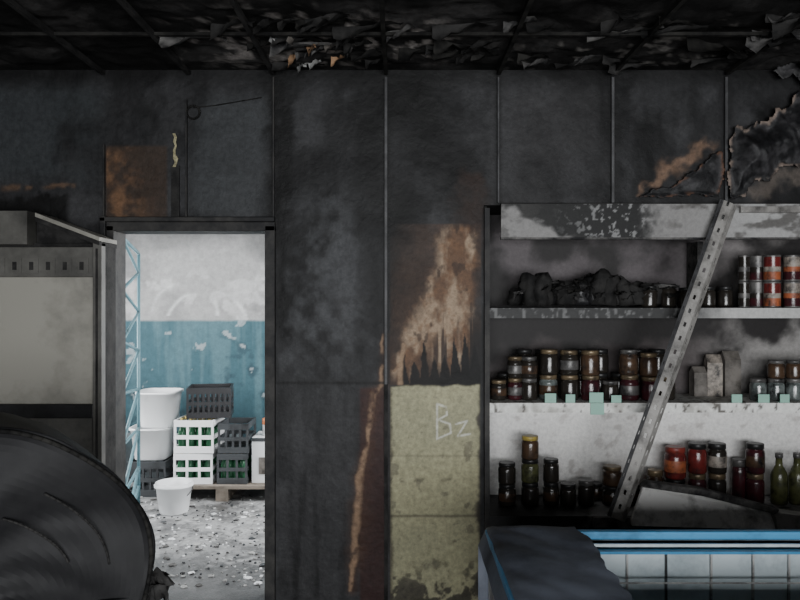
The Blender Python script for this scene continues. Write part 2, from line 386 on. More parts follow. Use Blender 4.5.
# peeling burnt sheet, upper right
ps = empty('peeling_burnt_wall_sheet')
def peel(name, pts, y0, out, ripple, edgecol):
    us = [p[0] for p in pts]; vs = [p[1] for p in pts]
    def keep(x, z):
        u, v = wall_uv(x, z); n = fbm(u/5, v/5, 4); n_ = fbm(u/5+40, v/5, 4)
        return inpoly(u+(n-.5)*7, v+(n_-.5)*7, pts)
    def edge(u, v):
        d = np.full(u.shape, 1e9)
        for p, q in zip(pts, pts[1:]+pts[:1]):
            dx, dy = q[0]-p[0], q[1]-p[1]; t = np.clip(((u-p[0])*dx+(v-p[1])*dy)/(dx*dx+dy*dy+1e-6), 0, 1)
            d = np.minimum(d, np.hypot(u-p[0]-t*dx, v-p[1]-t*dy))
        return d
    def colf(x, z):
        u, v = wall_uv(x, z); n = fbm(u/8+4, v/8, 5); n2 = fbm(u/3+4, v/3, 3)
        c = mix(const(u, (0.010, 0.010, 0.011)), (0.036, 0.035, 0.037), sst(.4, .7, n))
        return mix(c, edgecol, 0.8*sst(4.5, 1.5, edge(u, v)+(n2-.5)*3)*sst(.42, .6, n))
    def rel(x, z):
        u, v = wall_uv(x, z); d = edge(u, v)
        return -out*sst(0, 26, d)+ripple*(fbm((u-v*0.5)/14, v/50+u/80, 3)-.5)*2*sst(0, 10, d)-0.02*(1-sst(0, 6, d))*fbm(u/9, v/9, 3)
    o = gridobj(name, [(WX(min(us)-4), WX(max(us)+4), WZ(max(vs)+4), WZ(min(vs)-4), 0.006)], colf, M['peel'], lambda x, z, r: (x, y0+r, z), rel, ps, keep)
    m = o.modifiers.new('s', 'SOLIDIFY'); m.thickness = .005
peel('torn_flap', [(724,200),(722,172),(727,160),(724,142),(733,126),(741,132),(752,122),(764,124),(772,110),(781,113),(788,98),(806,84),(830,80),(860,90),(860,150),(820,165),(806,158),(795,170),(777,168),(765,184),(748,182),(740,198)], 3.95, 0.07, 0.035, (0.22, 0.17, 0.14))
peel('torn_flap_small', [(636,197),(652,188),(668,187),(684,176),(700,164),(716,152),(722,154),(722,180),(716,198),(690,196),(665,199)], 3.975, 0.02, 0.006, (0.10, 0.05, 0.03))
peel('torn_flap_top', [(765,72),(775,84),(790,80),(797,92),(815,88),(840,96),(850,66),(800,62)], 3.93, 0.05, 0.03, (0.05, 0.05, 0.05))
b = MB()
vs = []
for i in range(9):
    v = 134+i*4.2; w = random.uniform(0.004, 0.013)
    x = WX(176+random.uniform(-1.5, 1.5)); vs += [(x-w, 3.985-random.uniform(0, .02), WZ(v)), (x+w, 3.98, WZ(v))]
b.raw(vs, [(2*i, 2*i+1, 2*i+3, 2*i+2) for i in range(8)], 'yellow')
b.box((WX(172), 3.985, WZ(220)), (WX(180), 3.997, WZ(166)), 'char')
b.obj('peeling_strip')
b = MB()
ringp = [(WX(194)+0.035*math.cos(a), 3.985, WZ(113)+0.035*math.sin(a)) for a in np.linspace(0, 2*math.pi, 21)]
b.tube(ringp, 0.006, 'charbar', 6); b.tube([(WX(194), 3.99, WZ(108)), (WX(215), 3.99, WZ(106)), (WX(262), 3.99, WZ(98))], 0.003, 'charbar', 6)
b.obj('wall_cable_ring')

# ------------------------------------------------------------ SHELVING
sh = empty('wall_shelving')
BY = 4.42
def back_col(x, z):
    u, v = wall_uv(x, z)
    n1 = fbm(u/40+5, v/40, 6); n2 = fbm(u/10, v/10+60, 5)
    col = const(u, (0.13, 0.12, 0.125))
    z1 = WZ(314); z2 = WZ(406)
    top = z > z1; mid = (z <= z1) & (z > z2); low = z <= z2
    right = sst(WX(700), WX(810), x+0.2*(n1-.5))
    c_top = mix(const(u, (0.095, 0.083, 0.087)), (0.22, 0.205, 0.20), right)
    c_top = mix(c_top, (0.016, 0.014, 0.014), sst(0.45, 0.75, n1+0.35*sst(z1+0.22, z1, z)+0.3*sst(WX(540), WX(490), x)))
    c_mid = mix(const(u, (0.055, 0.045, 0.045)), (0.27, 0.26, 0.25), right)
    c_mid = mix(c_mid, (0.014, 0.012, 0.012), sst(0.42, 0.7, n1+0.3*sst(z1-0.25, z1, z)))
    c_low_lit = mix(const(u, (0.78, 0.77, 0.75)), (0.58, 0.56, 0.54), sst(0.5, 0.75, n1))  # light on the lower bay is put into the board's pale colour
    c_low_lit = mix(c_low_lit, (0.42, 0.39, 0.37), 0.6*sst(0.62, 0.75, n2))
    for m, c in ((top, c_top), (mid, c_mid), (low, c_low_lit)): col[m] = c[m]
    for zz in (z1, z2): col = mix(col, (0.02, 0.02, 0.02), 0.8*np.exp(-((z-zz)/0.03)**2))
    return col
gridobj('back_board', [(NL+0.01, RX-0.01, NB, NT-0.005, 0.01)], back_col, M['shelfvc'], lambda x, z, r: (x, BY+r*0, z), parent=sh)
def fascia_col(x, z):
    u, v = wall_uv(x, z)
    n1 = fbm(u/16+5, v/9, 6); n2 = fbm(u/4, v/4+60, 4)
    col = const(u, (0.22, 0.215, 0.21))
    col = mix(col, (0.38, 0.38, 0.375), sst(680, 760, u)*0.7)
    edge = 209+np.clip((u-510)/70.0, 0, 1)*34
    a = sst(-4, 4, edge-v+(n1-.5)*22)*sst(664, 632, u+(n2-.5)*24)
    col = mix(col, (0.008, 0.008, 0.008), a)
    col = mix(col, (0.28, 0.28, 0.28), 0.75*a*sst(0.61, 0.67, n2)*sst(545, 610, u))
    col = mix(col, (0.05, 0.045, 0.04), 0.8*sst(0.52, 0.7, n1)*sst(640, 690, u))
    col = mix(col, (0.05, 0.048, 0.045), 0.6*sst(0.45, 0.6, n1)*sst(560, 500, u))
    return col
gridobj('fascia', [(WX(500), RX-0.02, WZ(238), WZ(205), 0.006)], fascia_col, M['shelfvc'], lambda x, z, r: (x, 3.955+0*r, z), parent=sh)
def shelf_col_f(kind):
    def f(x, w):
        u = 400+x*S
        n1 = fbm(u/14+kind*30, w*10, 5); n2 = fbm(u/4, w*30, 4)
        if kind == 0:
            r = sst(690, 740, u+(n1-.5)*30)
            c = mix(const(u, (0.03, 0.03, 0.03)), (0.45, 0.45, 0.44), r)
            c = mix(c, (0.18, 0.18, 0.18), 0.7*sst(0.54, 0.64, n2)*(1-r))
        elif kind == 1:
            c = mix(const(u, (0.74, 0.74, 0.71)), (0.45, 0.44, 0.41), sst(0.5, 0.7, n1))
            c = mix(c, (0.08, 0.07, 0.06), 0.9*sst(0.63, 0.71, n2))
        else:
            c = mix(const(u, (0.24, 0.24, 0.24)), (0.02, 0.02, 0.02), sst(0.4, 0.62, n1+0.4*sst(620, 560, u)))
            c = mix(c, (0.4, 0.4, 0.4), 0.6*sst(0.55, 0.65, n2)*sst(590, 640, u))
        return c
    return f
def shelf(name, vtop, th, kind, y0=4.0, extra=0):
    zt = WZ(vtop)
    def mp(x, w, r):
        dep = np.maximum(w-th, 0)
        return (x, y0+dep, zt-np.maximum(th-w, 0))
    W = th+(BY-y0)
    gridobj(name, [(NL+0.012, RX-0.012, 0, th, 0.008), (NL+0.012, RX-0.012, th, W, 0.01)], shelf_col_f(kind), M['shelfvc'], mp, parent=sh)
    b = MB(); b.box((NL+0.012, y0+0.002, zt-th), (RX-0.012, BY-0.003, zt-0.003), 'white' if kind == 1 else 'flake'); b.obj(name+'_core', sh)
    return zt
Z1 = shelf('upper_shelf', 308, 0.055, 0)
Z2 = shelf('middle_shelf', 403, 0.052, 1)
Z3 = shelf('bottom_shelf', 515, 0.065, 2, 3.98)
b = MB()
b.box((NL+0.0, 3.98, NB+0.03), (NL+0.014, BY-0.002, NT-0.01), 'char')
b.box((WX(484), 3.965, NB-0.3), (WX(489), 3.985, NT-0.02), 'frame')
b.box((WX(716), 4.25, Z1+0.002), (WX(722), 4.40, WZ(238)), 'flake')
b.obj('uprights', sh)
b = MB()
b.box((WX(500), 3.957, WZ(240)), (RX-0.02, 3.99, WZ(237.5)), 'flake')
b.box((WX(500), 3.958, WZ(206)), (RX-0.02, 4.0, WZ(204)), 'char')
b.box((WX(735), 3.93, WZ(214)), (RX-0.03, 3.953, WZ(208)), 'beam')
b.obj('fascia_rails', sh)

# ------------------------------------------------------------ JARS
def jar(b, x, y, z, r=0.05, h=0.135, body='j_dark', lid='lid_gold', label=None, wob=0.0, seg=16):
    p = [(r*0.86, 0, body), (r*0.98, h*0.04, body), (r, h*0.12, body)]
    if label: p += [(r*1.0, h*0.22, label), (r*1.012, h*0.23, label), (r*1.012, h*0.58, label), (r, h*0.59, body)]
    p += [(r, h*0.68, body), (r*0.95, h*0.76, body), (r*0.84, h*0.80, body), (r*0.84, h*0.82, lid), (r*0.93, h*0.825, lid), (r*0.93, h*0.975, lid), (r*0.88, h, lid)]
    b.lathe(p, (x, y, z), None, seg, 1.0, wob)
def bottle(b, x, y, z, r=0.035, h=0.27, body='j_olive', lid='lid_red', T=None):
    p = [(r*0.9, 0, body), (r, h*0.03, body), (r, h*0.3, body), (r, h*0.55, body), (r*0.85, h*0.63, body), (r*0.42, h*0.76, body), (r*0.38, h*0.9, lid), (r*0.46, h*0.905, lid), (r*0.46, h, lid)]
    b.lathe(p, (x, y, z), T, 14)
def can(b, x, y, z, r=0.05, h=0.14, bands=('label_or', 'label_wh', 'j_red')):
    e = 'lid_grey'
    p = [(r*0.97, 0, e), (r*1.02, h*0.02, e), (r, h*0.06, bands[0]), (r, h*0.36, bands[1]), (r, h*0.55, bands[2]), (r, h*0.92, e), (r*1.02, h*0.96, e), (r*1.02, h*0.99, e), (r*0.93, h, e)]
    b.lathe(p, (x, y, z), None, 18)
YF = 4.12
b = MB()
spec = [(499, .045, .11, 1), (515, .042, .12, 2), (529, .048, .12, 2), (549, .052, .14, 2), (569.5, .052, .138, 2), (590, .052, .138, 2), (611, .046, .105, 1), (629, .052, .14, 2), (650, .05, .13, 2), (668, .045, .13, 1)]
for (u, r, h, n) in spec:
    x = DX(u, YF)
    for k in range(n):
        jar(b, x+random.uniform(-.003, .003), YF+random.uniform(0, .02), Z2+0.001+k*(h+0.001), r, h,
            random.choice(['j_dark', 'j_brown', 'j_wine', 'j_dark', 'j_dark'] if k else ['j_dark', 'j_teal', 'j_wine', 'j_dark']), random.choice(['lid_gold', 'lid_gold', 'lid_grey']),
            random.choice([None, None, 'j_brown', 'lid_grey']))
for i in range(9):
    x = DX(505+i*19, 4.28)
    for k in range(2 if i % 3 else 1):
        jar(b, x, 4.28, Z2+0.001+k*.136, .048, .135, 'j_dark', 'lid_black')
b.obj('preserve_jars')
b = MB()
for u in (758, 776, 794, 812, 830):
    jar(b, DX(u, YF), YF, Z2+.001, .045, .12, random.choice(['j_teal', 'j_dark', 'j_dark']), 'lid_grey')
    if u > 770: jar(b, DX(u, YF), YF, Z2+.122, .045, .1, random.choice(['j_dark', 'j_brown']), 'lid_grey')
b.obj('preserve_jars')
def sack(b, x, y, z, w, d, h, k):
    n = 16; vs = []; rows = 7
    ph = random.random()*9
    for j in range(rows):
        t = j/(rows-1); prof = (0.85, 1.0, 1.05, 1.0, 0.92, 0.75, 0.45)[j]
        for i in range(n):
            a = 2*math.pi*i/n
            q = prof*(1+0.12*math.sin(3*a+ph+t*4)+0.05*random.uniform(-1, 1))
            vs.append((x+w/2*q*math.copysign(abs(math.cos(a))**0.7, math.cos(a)), y+d/2*q*math.copysign(abs(math.sin(a))**0.7, math.sin(a)), z+h*t*(1+(0.06*random.uniform(-1, 0) if j == rows-1 else 0))))
    fs = [(j*n+i, j*n+(i+1) % n, (j+1)*n+(i+1) % n, (j+1)*n+i) for j in range(rows-1) for i in range(n)]
    fs.append(tuple(range(n))[::-1]); fs.append(tuple((rows-1)*n+i for i in range(n)))
    b.raw(vs, fs, k, None, True)
b = MB()
for u, w, h, k in ((698, .075, .17, 'bag'), (713, .085, .24, 'label_wh'), (730, .095, .26, 'bag')):
    T = Matrix.Translation((DX(u, 4.30), 4.30, Z2+.001)) @ Matrix.Rotation(random.uniform(-.2, .2), 4, 'Z')
    b.box((-w/2, -.035, 0), (w/2, .035, h*.8), k, T)
    b.raw([(-w/2, -.035, h*.8), (w/2, -.035, h*.8), (w/2, .035, h*.8), (-w/2, .035, h*.8), (-w/2, 0, h), (w/2, 0, h)], [(0,1,5,4), (2,3,4,5), (1,2,5), (3,0,4)], k, T)
b.obj('food_cartons')
b = MB()
for u, h, w in ((551, .05, .06), (571, .045, .05), (597, .055, .075), (617, .04, .055), (738, .045, .055), (765, .045, .06), (786, .045, .05)):
    T = Matrix.Translation((WX(u), 4.014, Z2)) @ Matrix.Rotation(random.uniform(-.08, .08), 4, 'Z')
    b.box((-w/2, -.002, .0), (w/2, .002, h), 'tag', T); b.box((-w/2, -.0, .0), (w/2, .03, .003), 'tag', T)
T = Matrix.Translation((WX(597), 3.994, Z2-0.062))
b.box((-.037, -.002, .0), (.037, .002, .062), 'tag', T)
b.obj('price_cards')
# burnt heap on the upper shelf: melted, collapsed jars and packets fused together
b = MB()
for i in range(34):
    u = 520+i*4.5+random.uniform(-4, 4); y = random.uniform(4.10, 4.26); r = random.uniform(.035, .055)
    env = .09+.06*math.exp(-((u-601)/26)**2)+.05*math.exp(-((u-538)/18)**2)
    h = env*random.uniform(.8, 1.15)*1.15
    T = Matrix.Translation((DX(u, y), y, Z1+.016)) @ Matrix.Rotation(random.uniform(-.2, .2), 4, 'Y') @ Matrix.Rotation(random.uniform(-.1, .1), 4, 'X')
    k = random.choice(['charshiny', 'char', 'char'])
    b.lathe([(r*.95, 0, k), (r*1.05, h*.2, k), (r*.95, h*.4, k), (r*1.0, h*.6, k), (r*.8, h*.78, k), (r*.85, h*.86, k), (r*.6, h, k)], (0, 0, 0), T, 12, random.uniform(.7, 1), .16, .03)
for i in range(34):
    u = random.uniform(515, 675); y = random.uniform(4.06, 4.2)
    flake(b, (DX(u, y), y, Z1+random.uniform(.07, .16)), random.uniform(.05, .14), random.uniform(.03, .06), random.choice(['char', 'charbar', 'flake', 'char']), Matrix.Rotation(random.uniform(-1, 1), 4, 'Z') @ Matrix.Rotation(random.uniform(-1.4, -.6), 4, 'X') @ Matrix.Rotation(random.uniform(-.4, .4), 4, 'Y'), curl=.02)
b.v = [(p[0], min(p[1], BY-.02), max(p[2], Z1+.002)) for p in b.v]
for u, h in ((649, .12), (668, .13), (686, .11)): jar(b, DX(u, 4.12), 4.12, Z1+.002, .045, h, 'j_dark', 'lid_black', None, .05)
b.obj('charred_jar_heap')
b = MB()
for u, kind in ((744, 0), (757, 1), (772, 2), (792, 3), (811, 2), (830, 3)):
    y = 4.10+(0.07 if u in (757,) else 0); x = DX(u, y)
    for k in range(2):
        bands = [('j_dark', 'lid_grey', 'j_dark'), ('j_wine', 'j_dark', 'lid_grey'), ('label_or', 'label_wh', 'j_red'), ('j_wine', 'label_or', 'label_wh')][kind]
        can(b, x, y, Z1+.001+k*.146, .045 if kind else .03, .145, bands)
for u in (708, 725): jar(b, DX(u, 4.2), 4.2, Z1+.001, .042, .12, 'j_dark', 'lid_black')
b.obj('food_cans')
b = MB()
y = 4.2
for (u, n, r, h, lid, body) in ((507, 2, .05, .12, 'lid_black', 'j_dark'), (530, 3, .05, .13, 'lid_yel', 'j_olive'), (551, 2, .045, .13, 'lid_black', 'j_dark'), (568, 1, .045, .12, 'lid_black', 'j_dark'),
                             (586, 1, .045, .14, 'lid_grey', 'j_dark'), (612, 2, .055, .11, 'lid_gold', 'j_brown'), (632, 1, .045, .12, 'lid_black', 'j_dark'), (596, 1, .04, .1, 'lid_black', 'j_dark')):
    for k in range(n):
        yy = y+(0.1 if u == 596 else 0)
        jar(b, DX(u, yy), yy, Z3+.001+k*(h+.001), r, h, (body if k else 'j_dark') if k < 2 else 'j_brown', lid if k == n-1 else 'lid_black', None if k % 2 else random.choice([None, 'j_brown']))
b.obj('preserve_jars')
b = MB(); y = 4.24
jar(b, DX(675, y), y, Z3+.002, .058, .14, 'j_dark', 'lid_black'); jar(b, DX(675, y), y, Z3+.143, .06, .18, 'j_red', 'lid_red', 'label_or')
for u, bd, lab in ((697, 'j_wine', 'j_red'), (717, 'j_dark', 'label_wh'), (755, 'j_wine', 'j_brown')):
    jar(b, DX(u, y), y, Z3+.002, .05, .17, bd, 'lid_gold'); jar(b, DX(u, y), y, Z3+.173, .052, .17, random.choice([bd, 'j_red']), 'lid_black', lab)
jar(b, DX(739, y+.05), y+.05, Z3+.002, .04, .24, 'j_wine', 'lid_grey')
jar(b, DX(655, y), y, Z3+.002, .045, .19, 'j_brown', 'lid_gold')
b.obj('tomato_jars')
b = MB()
for u in (779, 797, 815, 834):
    bottle(b, DX(u, 4.22), 4.22, Z3+.001, .046, .29, 'j_olive', 'lid_grey')
b.obj('sauce_bottles')

# ------------------------------------------------------------ FALLEN PERFORATED UPRIGHT
def slotted(b, P, Q, wdir, width, k, pitch=0.075, slot=0.034, sw=0.35, th=0.003):
    P = Vector(P); Q = Vector(Q); d = (Q-P); L = d.length; d.normalize(); w = Vector(wdir).normalized()
    nrm = d.cross(w).normalized()
    n = int(L/pitch); vs = []; fs = []
    def quad(a0, a1, c0, c1):
        o = len(vs)
        for s in (0, th):
            for (a, c) in ((a0, c0), (a1, c0), (a1, c1), (a0, c1)): vs.append(P+d*a+w*c+nrm*s)
        fs.extend([(o, o+1, o+2, o+3), (o+7, o+6, o+5, o+4), (o, o+4, o+5, o+1), (o+1, o+5, o+6, o+2), (o+2, o+6, o+7, o+3), (o+3, o+7, o+4, o)])
    c0 = width*(0.5-sw/2); c1 = width*(0.5+sw/2); pp = L/n
    for i in range(n):
        a = i*pp
        quad(a, a+pp-slot, 0, width)
        quad(a+pp-slot, a+pp, 0, c0); quad(a+pp-slot, a+pp, c1, width)
    b.raw(vs, fs, k)
b = MB()
P = Vector((DX(611, 3.72), 3.72, DZ(517, 3.72))); Q = Vector((DX(724, 3.90), 3.90, DZ(200, 3.90)))
d = (Q-P).normalized(); side = Vector((1, 0, 0)); side = (side-d*side.dot(d)).normalized()
nr = d.cross(side)
slotted(b, P, Q, side, 0.05, 'beam', slot=.024, sw=.26)
fl = (-nr if nr.y < 0 else nr)
flr = (fl*0.6+side*0.8).normalized(); fll = (fl*0.6-side*0.8)
slotted(b, P+side*0.05, Q+side*0.05, flr, 0.04, 'beam', sw=0.22, slot=.03)
slotted(b, P, Q, fll.normalized(), 0.02, 'batten', sw=0.2, slot=.02)
o = b.obj('slotted_steel_upright')
bb = empty('fallen_metal_bracket')
def slab(name, pts, y0, y1, k, parent):
    b = MB(); n = len(pts)
    vs = [(DX(u, 3.88), y0+dy, DZ(v, 3.88)) for u, v, dy in pts]+[(DX(u, 3.88), y1+dy, DZ(v, 3.88)) for u, v, dy in pts]
    fs = [tuple(range(n)), tuple(range(2*n-1, n-1, -1))]+[(i, i+n, (i+1) % n+n, (i+1) % n) for i in range(n)]
    b.raw(vs, fs, k); return bevel(b.obj(name, parent), 0.003)
slab('board', [(628,517,-.04),(642,486,0),(654,484,0),(772,512,0),(792,522,-.03),(792,527,-.04),(628,522,-.05)], 3.86, 3.885, 'board', bb)
slab('upper_edge', [(640,485,0),(645,480,0),(700,487,0),(775,507,0),(772,512,0),(700,494,0)], 3.83, 3.90, 'flake', bb)
slab('end_box', [(768,512,0),(775,509,0),(830,516,0),(830,528,0),(770,527,0)], 3.80, 3.90, 'beam', bb)
slab('lower_rail', [(595,519,0),(850,519,0),(850,529,0),(595,529,0)], 3.90, 3.94, 'flake', bb)

# ------------------------------------------------------------ CHEST FREEZER
fz = empty('chest_freezer')
FX0, FX1, FY0, FY1, FH = DX(488, 2.6), 2.3, 1.8, 2.6, EYE-230/740*2.6
b = MB()
t = 0.06
b.box((FX0, FY0, 0.0), (FX1, FY0+t, FH-0.03), 'white'); b.box((FX0, FY1-t, 0.0), (FX1, FY1, FH-0.03), 'white')
b.box((FX0, FY0+t, 0.0), (FX0+t, FY1-t, FH-0.03), 'white'); b.box((FX1-t, FY0+t, 0.0), (FX1, FY1-t, FH-0.03), 'white')
b.box((FX0+t, FY0+t, 0.03), (FX1-t, FY1-t, 0.12), 'white'); bevel(b.obj('body', fz), 0.01)
b = MB()
for a, c in (((FX0-.01, FY1-.022, FH-.028), (FX1+.01, FY1+.01, FH)), ((FX0-.01, FY0-.01, FH-.03), (FX1+.01, FY0+.045, FH)),
             ((FX0-.01, FY0+.045, FH-.03), (FX0+.04, FY1-.022, FH)), ((FX1-.04, FY0+.045, FH-.03), (FX1+.01, FY1-.022, FH))): b.box(a, c, 'blue')
bevel(b.obj('rim', fz), 0.005)
b = MB()
b.box((FX0+t, FY1-t-.03, FH-.055), (FX1-t, FY1-t, FH-.046), 'blue')
b.box((FX0+t, FY1-t-.0, FH-.046), (FX1-t, FY1-.024, FH-.03), 'ltblue')
b.box((FX0+t, FY1-t-.012, FH-.55), (FX1-t, FY1-t-.001, FH-.055), 'ltblue')
x = FX0+.12
while x < FX1-.1:
    b.box((x, FY1-t-.022, FH-.5), (x+.006, FY1-t-.012, FH-.057), 'greypl' if random.random() < .15 else 'white'); x += random.uniform(.12, .2)
b.obj('liner', fz)
b = MB()
for i in range(11): sack(b, FX0+.2+i*.185, 2.3, .121, .2, .34, FH-.30+random.uniform(-.06, .03), random.choice(['ltblue', 'ltblue', 'white']))
b.obj('frosted_bags', fz)
b = MB()
for yy in (FY1-.2, FY1-.35):
    b.tube([(FX0+t, yy, FH-.11), (FX1-t, yy, FH-.11)], .003, 'white', 6)
b.obj('basket_wires', fz)
# made-up sheet over the freezer's left end, standing in for a bluish blur
b = MB(); nx = 56; ny = 70; vs = []
xa, xb = FX0-.03, DX(584, 2.5)
ya, yb_ = FY0-.08, FY1+.03
L = yb_-ya+0.9
for i in range(nx):
    for j in range(ny):
        s = i/(nx-1); q = j/(ny-1)*L
        if q < .45: y = ya; z = FH-(.45-q)
        elif q < .45+(yb_-ya): y = ya+(q-.45); z = FH
        else: y = yb_; z = FH-(q-.45-(yb_-ya))
        x = xa+(xb-xa)*s+(.05*mnoise.noise(Vector((q*3, 3, 0)))+.02*mnoise.noise(Vector((q*11, 5, 0))))*s
        P3 = Vector((x*4+q*2, q*3, 2))
        wr = .014*abs(mnoise.noise(P3))+.007*abs(mnoise.noise(P3*2.1))+.012*max(0, mnoise.noise(Vector((x*2.5, q*2.2, 9))))+.004
        if y == ya: y -= wr
        elif y == yb_: y += wr
        else: z += wr+.002-.02*sst(.15, 0, np.array(s))
        if s < .08: z -= (0.08-s)*.8
        vs.append((x, y, float(z)))
b.raw(vs, [(i*ny+j, (i+1)*ny+j, (i+1)*ny+j+1, i*ny+j+1) for i in range(nx-1) for j in range(ny-1)], 'sheet', None, True)
o = b.obj('blur_stand_in_sheet', fz)

# ------------------------------------------------------------ LEFT COOLER
cl = empty('upright_cooler'); Yc = 3.76
cx0, cx1 = -2.8, DX(106, Yc)-.01
zt = DZ(243, Yc)
def cz(v): return DZ(v, Yc)
b = MB()
b.box((cx0, Yc+.02, 0.0), (cx1-.01, 3.94, zt), 'char')
b.obj('carcass', cl)
b = MB()
b.box((cx0+.02, Yc-.0, cz(404)), (cx1-.05, Yc+.02, cz(277)), 'cream')
b.box((cx0+.02, Yc-.005, cz(277)), (cx1-.05, Yc+.02, cz(247)), 'dkpanel')
b.box((cx0+.02, Yc+.0, cz(600)), (cx1-.05, Yc+.02, cz(418)), 'dkpanel')
b.box((cx0+.02, Yc-.015, cz(418)), (cx1-.05, Yc+.005, cz(404)), 'charshiny')
bevel(b.obj('door_panels', cl), .004)
b = MB()
b.box((cx1-.045, Yc-.03, 0.0), (cx1, Yc+.02, zt), 'dkpanel'); b.box((cx1-.03, Yc-.035, 0.05), (cx1-.018, Yc-.03, zt-.03), 'char')
bevel(b.obj('frame_post', cl), .005)
b = MB()
for i in range(9):
    x = cx1-.13-i*.085; b.box((x, Yc-.009, cz(273)), (x+.055, Yc-.0055, cz(258)), 'dkpanel'); b.box((x+.01, Yc-.012, cz(270)), (x+.03, Yc-.009, cz(262)), 'char')
b.obj('vent_slots', cl)
b = MB()
xa, xb = DX(36, Yc-.05), cx1
for off, k in ((0, 'cream'), (-.022, 'char')):
    vs = []
    for x, z in ((xa, cz(214)), (xb, cz(238))):
        for dy in (-.06, .17):
            for dz in (0, -.02): vs.append((x, Yc+dy, z+dz+off))
    b.raw(vs, [(0,1,5,4), (2,6,7,3), (0,4,6,2), (1,3,7,5), (0,2,3,1), (4,5,7,6)], k)
b.box((cx0, Yc-.05, zt-.01), (DX(32, Yc), 3.92, cz(212)), 'dkpanel')
b.raw([(xa-.02, Yc+.0, zt), (xb, Yc+.0, zt), (xb, Yc+.0, cz(240)), (xa-.02, Yc+.0, cz(217))], [(0, 1, 2, 3)], 'char')
b.obj('top_housing', cl)

# ------------------------------------------------------------ CURVED DISPLAY COUNTER (charred)
cc = empty('curved_display_counter')
ang = math.atan2(405, 740)
T = Matrix.Translation((DX(-16, 2.2), 2.2, DZ(594, 2.2))) @ Matrix.Rotation(ang, 4, 'Z')
R = 0.475
b = MB(); n = 40; vs = []; fs = []
def prof(a):
    rr = R*(1+0.02*math.sin(a*5)); return rr*math.cos(a), rr*math.sin(a)
A0, A1 = math.radians(-14), math.radians(115)
m_ = 10
for i in range(n+1):
    a = A0+(A1-A0)*i/n; px, pz = prof(a)
    for j in range(m_+1):
        yy = j/m_*0.6; w = 0.02*mnoise.noise(Vector((a*3, yy*4, 0)))-.08*j/m_
        vs.append((px*(1+w), yy, pz*(1+w)))
fs = [(i*(m_+1)+j, (i+1)*(m_+1)+j, (i+1)*(m_+1)+j+1, i*(m_+1)+j+1) for i in range(n) for j in range(m_)]
b.raw(vs, fs, 'hood', T, True)
o = b.obj('curved_hood', cc); md = o.modifiers.new('s', 'SOLIDIFY'); md.thickness = .012
b = MB()
rings = []
NR = 26
for q in range(NR+1):
    r0 = 1-q/NR*.97; ring = []
    for i in range(n+1):
        a = A0+(A1-A0)*i/n; px, pz = prof(a); shx = -0.12*(1-r0)*math.sin(a*1.3)
        y_ = .05*(1-r0)**.5+.05*mnoise.noise(Vector((a*1.6+r0*2, r0*3, 5)))*(1-r0)**.3
        ring.append((px*r0+shx, float(y_), pz*r0-(1-r0)*.08))
    rings.append(ring)
for p, q in zip(rings[:-1], rings[1:]): b.raw(p+q, [(i, i+1, n+2+i, n+1+i) for i in range(n)], 'hood', T, True)
b.obj('end_panel', cc)
b = MB()
rim = [T @ Vector((prof(a)[0]*1.0, -.008, prof(a)[1]*1.0)) for a in np.linspace(A0, A1, 36)]
b.tube([p[:] for p in rim], .007, 'charbar', 8)
for r_, a0_, a1_ in ((.78, 10, 60), (.55, 20, 75)):
    rim = [T @ Vector((prof(a)[0]*r_-.02, .01, prof(a)[1]*r_-.04)) for a in np.radians(np.linspace(a0_, a1_, 16))]
    b.tube([p[:] for p in rim], .004, 'char', 6)
b.obj('rim_frame', cc)
b = MB()
zb = DZ(594, 2.2)
b.box((-.6, .03, -zb+.0), (R-.05, .6, -.10), 'char', T)
b.box((-.6, .0, -.14), (R-.01, .62, -.09), 'hood', T)
bevel(b.obj('base_cabinet', cc), .008)
b = MB()
for i in range(12):
    Tt = T @ Matrix.Translation((R+random.uniform(-.03, .04), random.uniform(.03, .1), -.07+random.uniform(-.03, .06))) @ Matrix.Rotation(random.uniform(-1, 1), 4, 'Y') @ Matrix.Rotation(random.uniform(-1, 1), 4, 'Z')
    flake(b, (0, 0, 0), .07, .08, 'char', Tt)
b.obj('charred_fragments', cc)

# ------------------------------------------------------------ BACK ROOM
BRY = 6.7
def bw_col(x, z):
    n1 = fbm(x*2+30, z*2+9, 6); n2 = fbm(x*9+3, z*9+12, 5); st = fbm(x*14, z*1.2+40, 5)
    w = mix(const(x, (0.25, 0.25, 0.248)), (0.17, 0.17, 0.17), sst(0.4, 0.65, n1))
    w = mix(w, (0.38, 0.38, 0.38), sst(0.5, 0.62, n2)*0.6*sst(2.0, 1.8, z))
    w = mix(w, (0.07, 0.07, 0.07), 0.8*sst(1.95, 2.3, z+0.4*(n1-.5)))
    bl = mix(const(x, (0.032, 0.078, 0.096)), (0.058, 0.115, 0.135), sst(0.4, 0.62, st))
    bl = mix(bl, (0.020, 0.045, 0.058), 0.8*sst(0.5, 0.65, n2)*sst(0.45, 0.6, n1))
    bl = mix(bl, (0.3, 0.33, 0.34), 0.6*sst(0.70, 0.74, n2))
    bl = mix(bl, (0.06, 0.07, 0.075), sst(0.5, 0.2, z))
    edge = sst(-.006, .006, z-1.455-0.008*(n2-.5))
    c = bl*(1-edge[..., None])+w*edge[..., None]
    for (cxx, czz, r) in ((-1.75, 1.35, .38), (-1.95, 1.5, .3)):
        c = mix(c, (0.5, 0.51, 0.51), 0.6*np.exp(-((np.hypot(x-cxx, z-czz)-r)/.015)**2)*(z > 1.5)*sst(.4, .6, n1+.1))
    return c
gridobj('wall_back_room', [(-3.3, 0.3, 0, CEIL, 0.012)], bw_col, M['paint'], lambda x, z, r: (x, BRY+r, z))
b = MB()
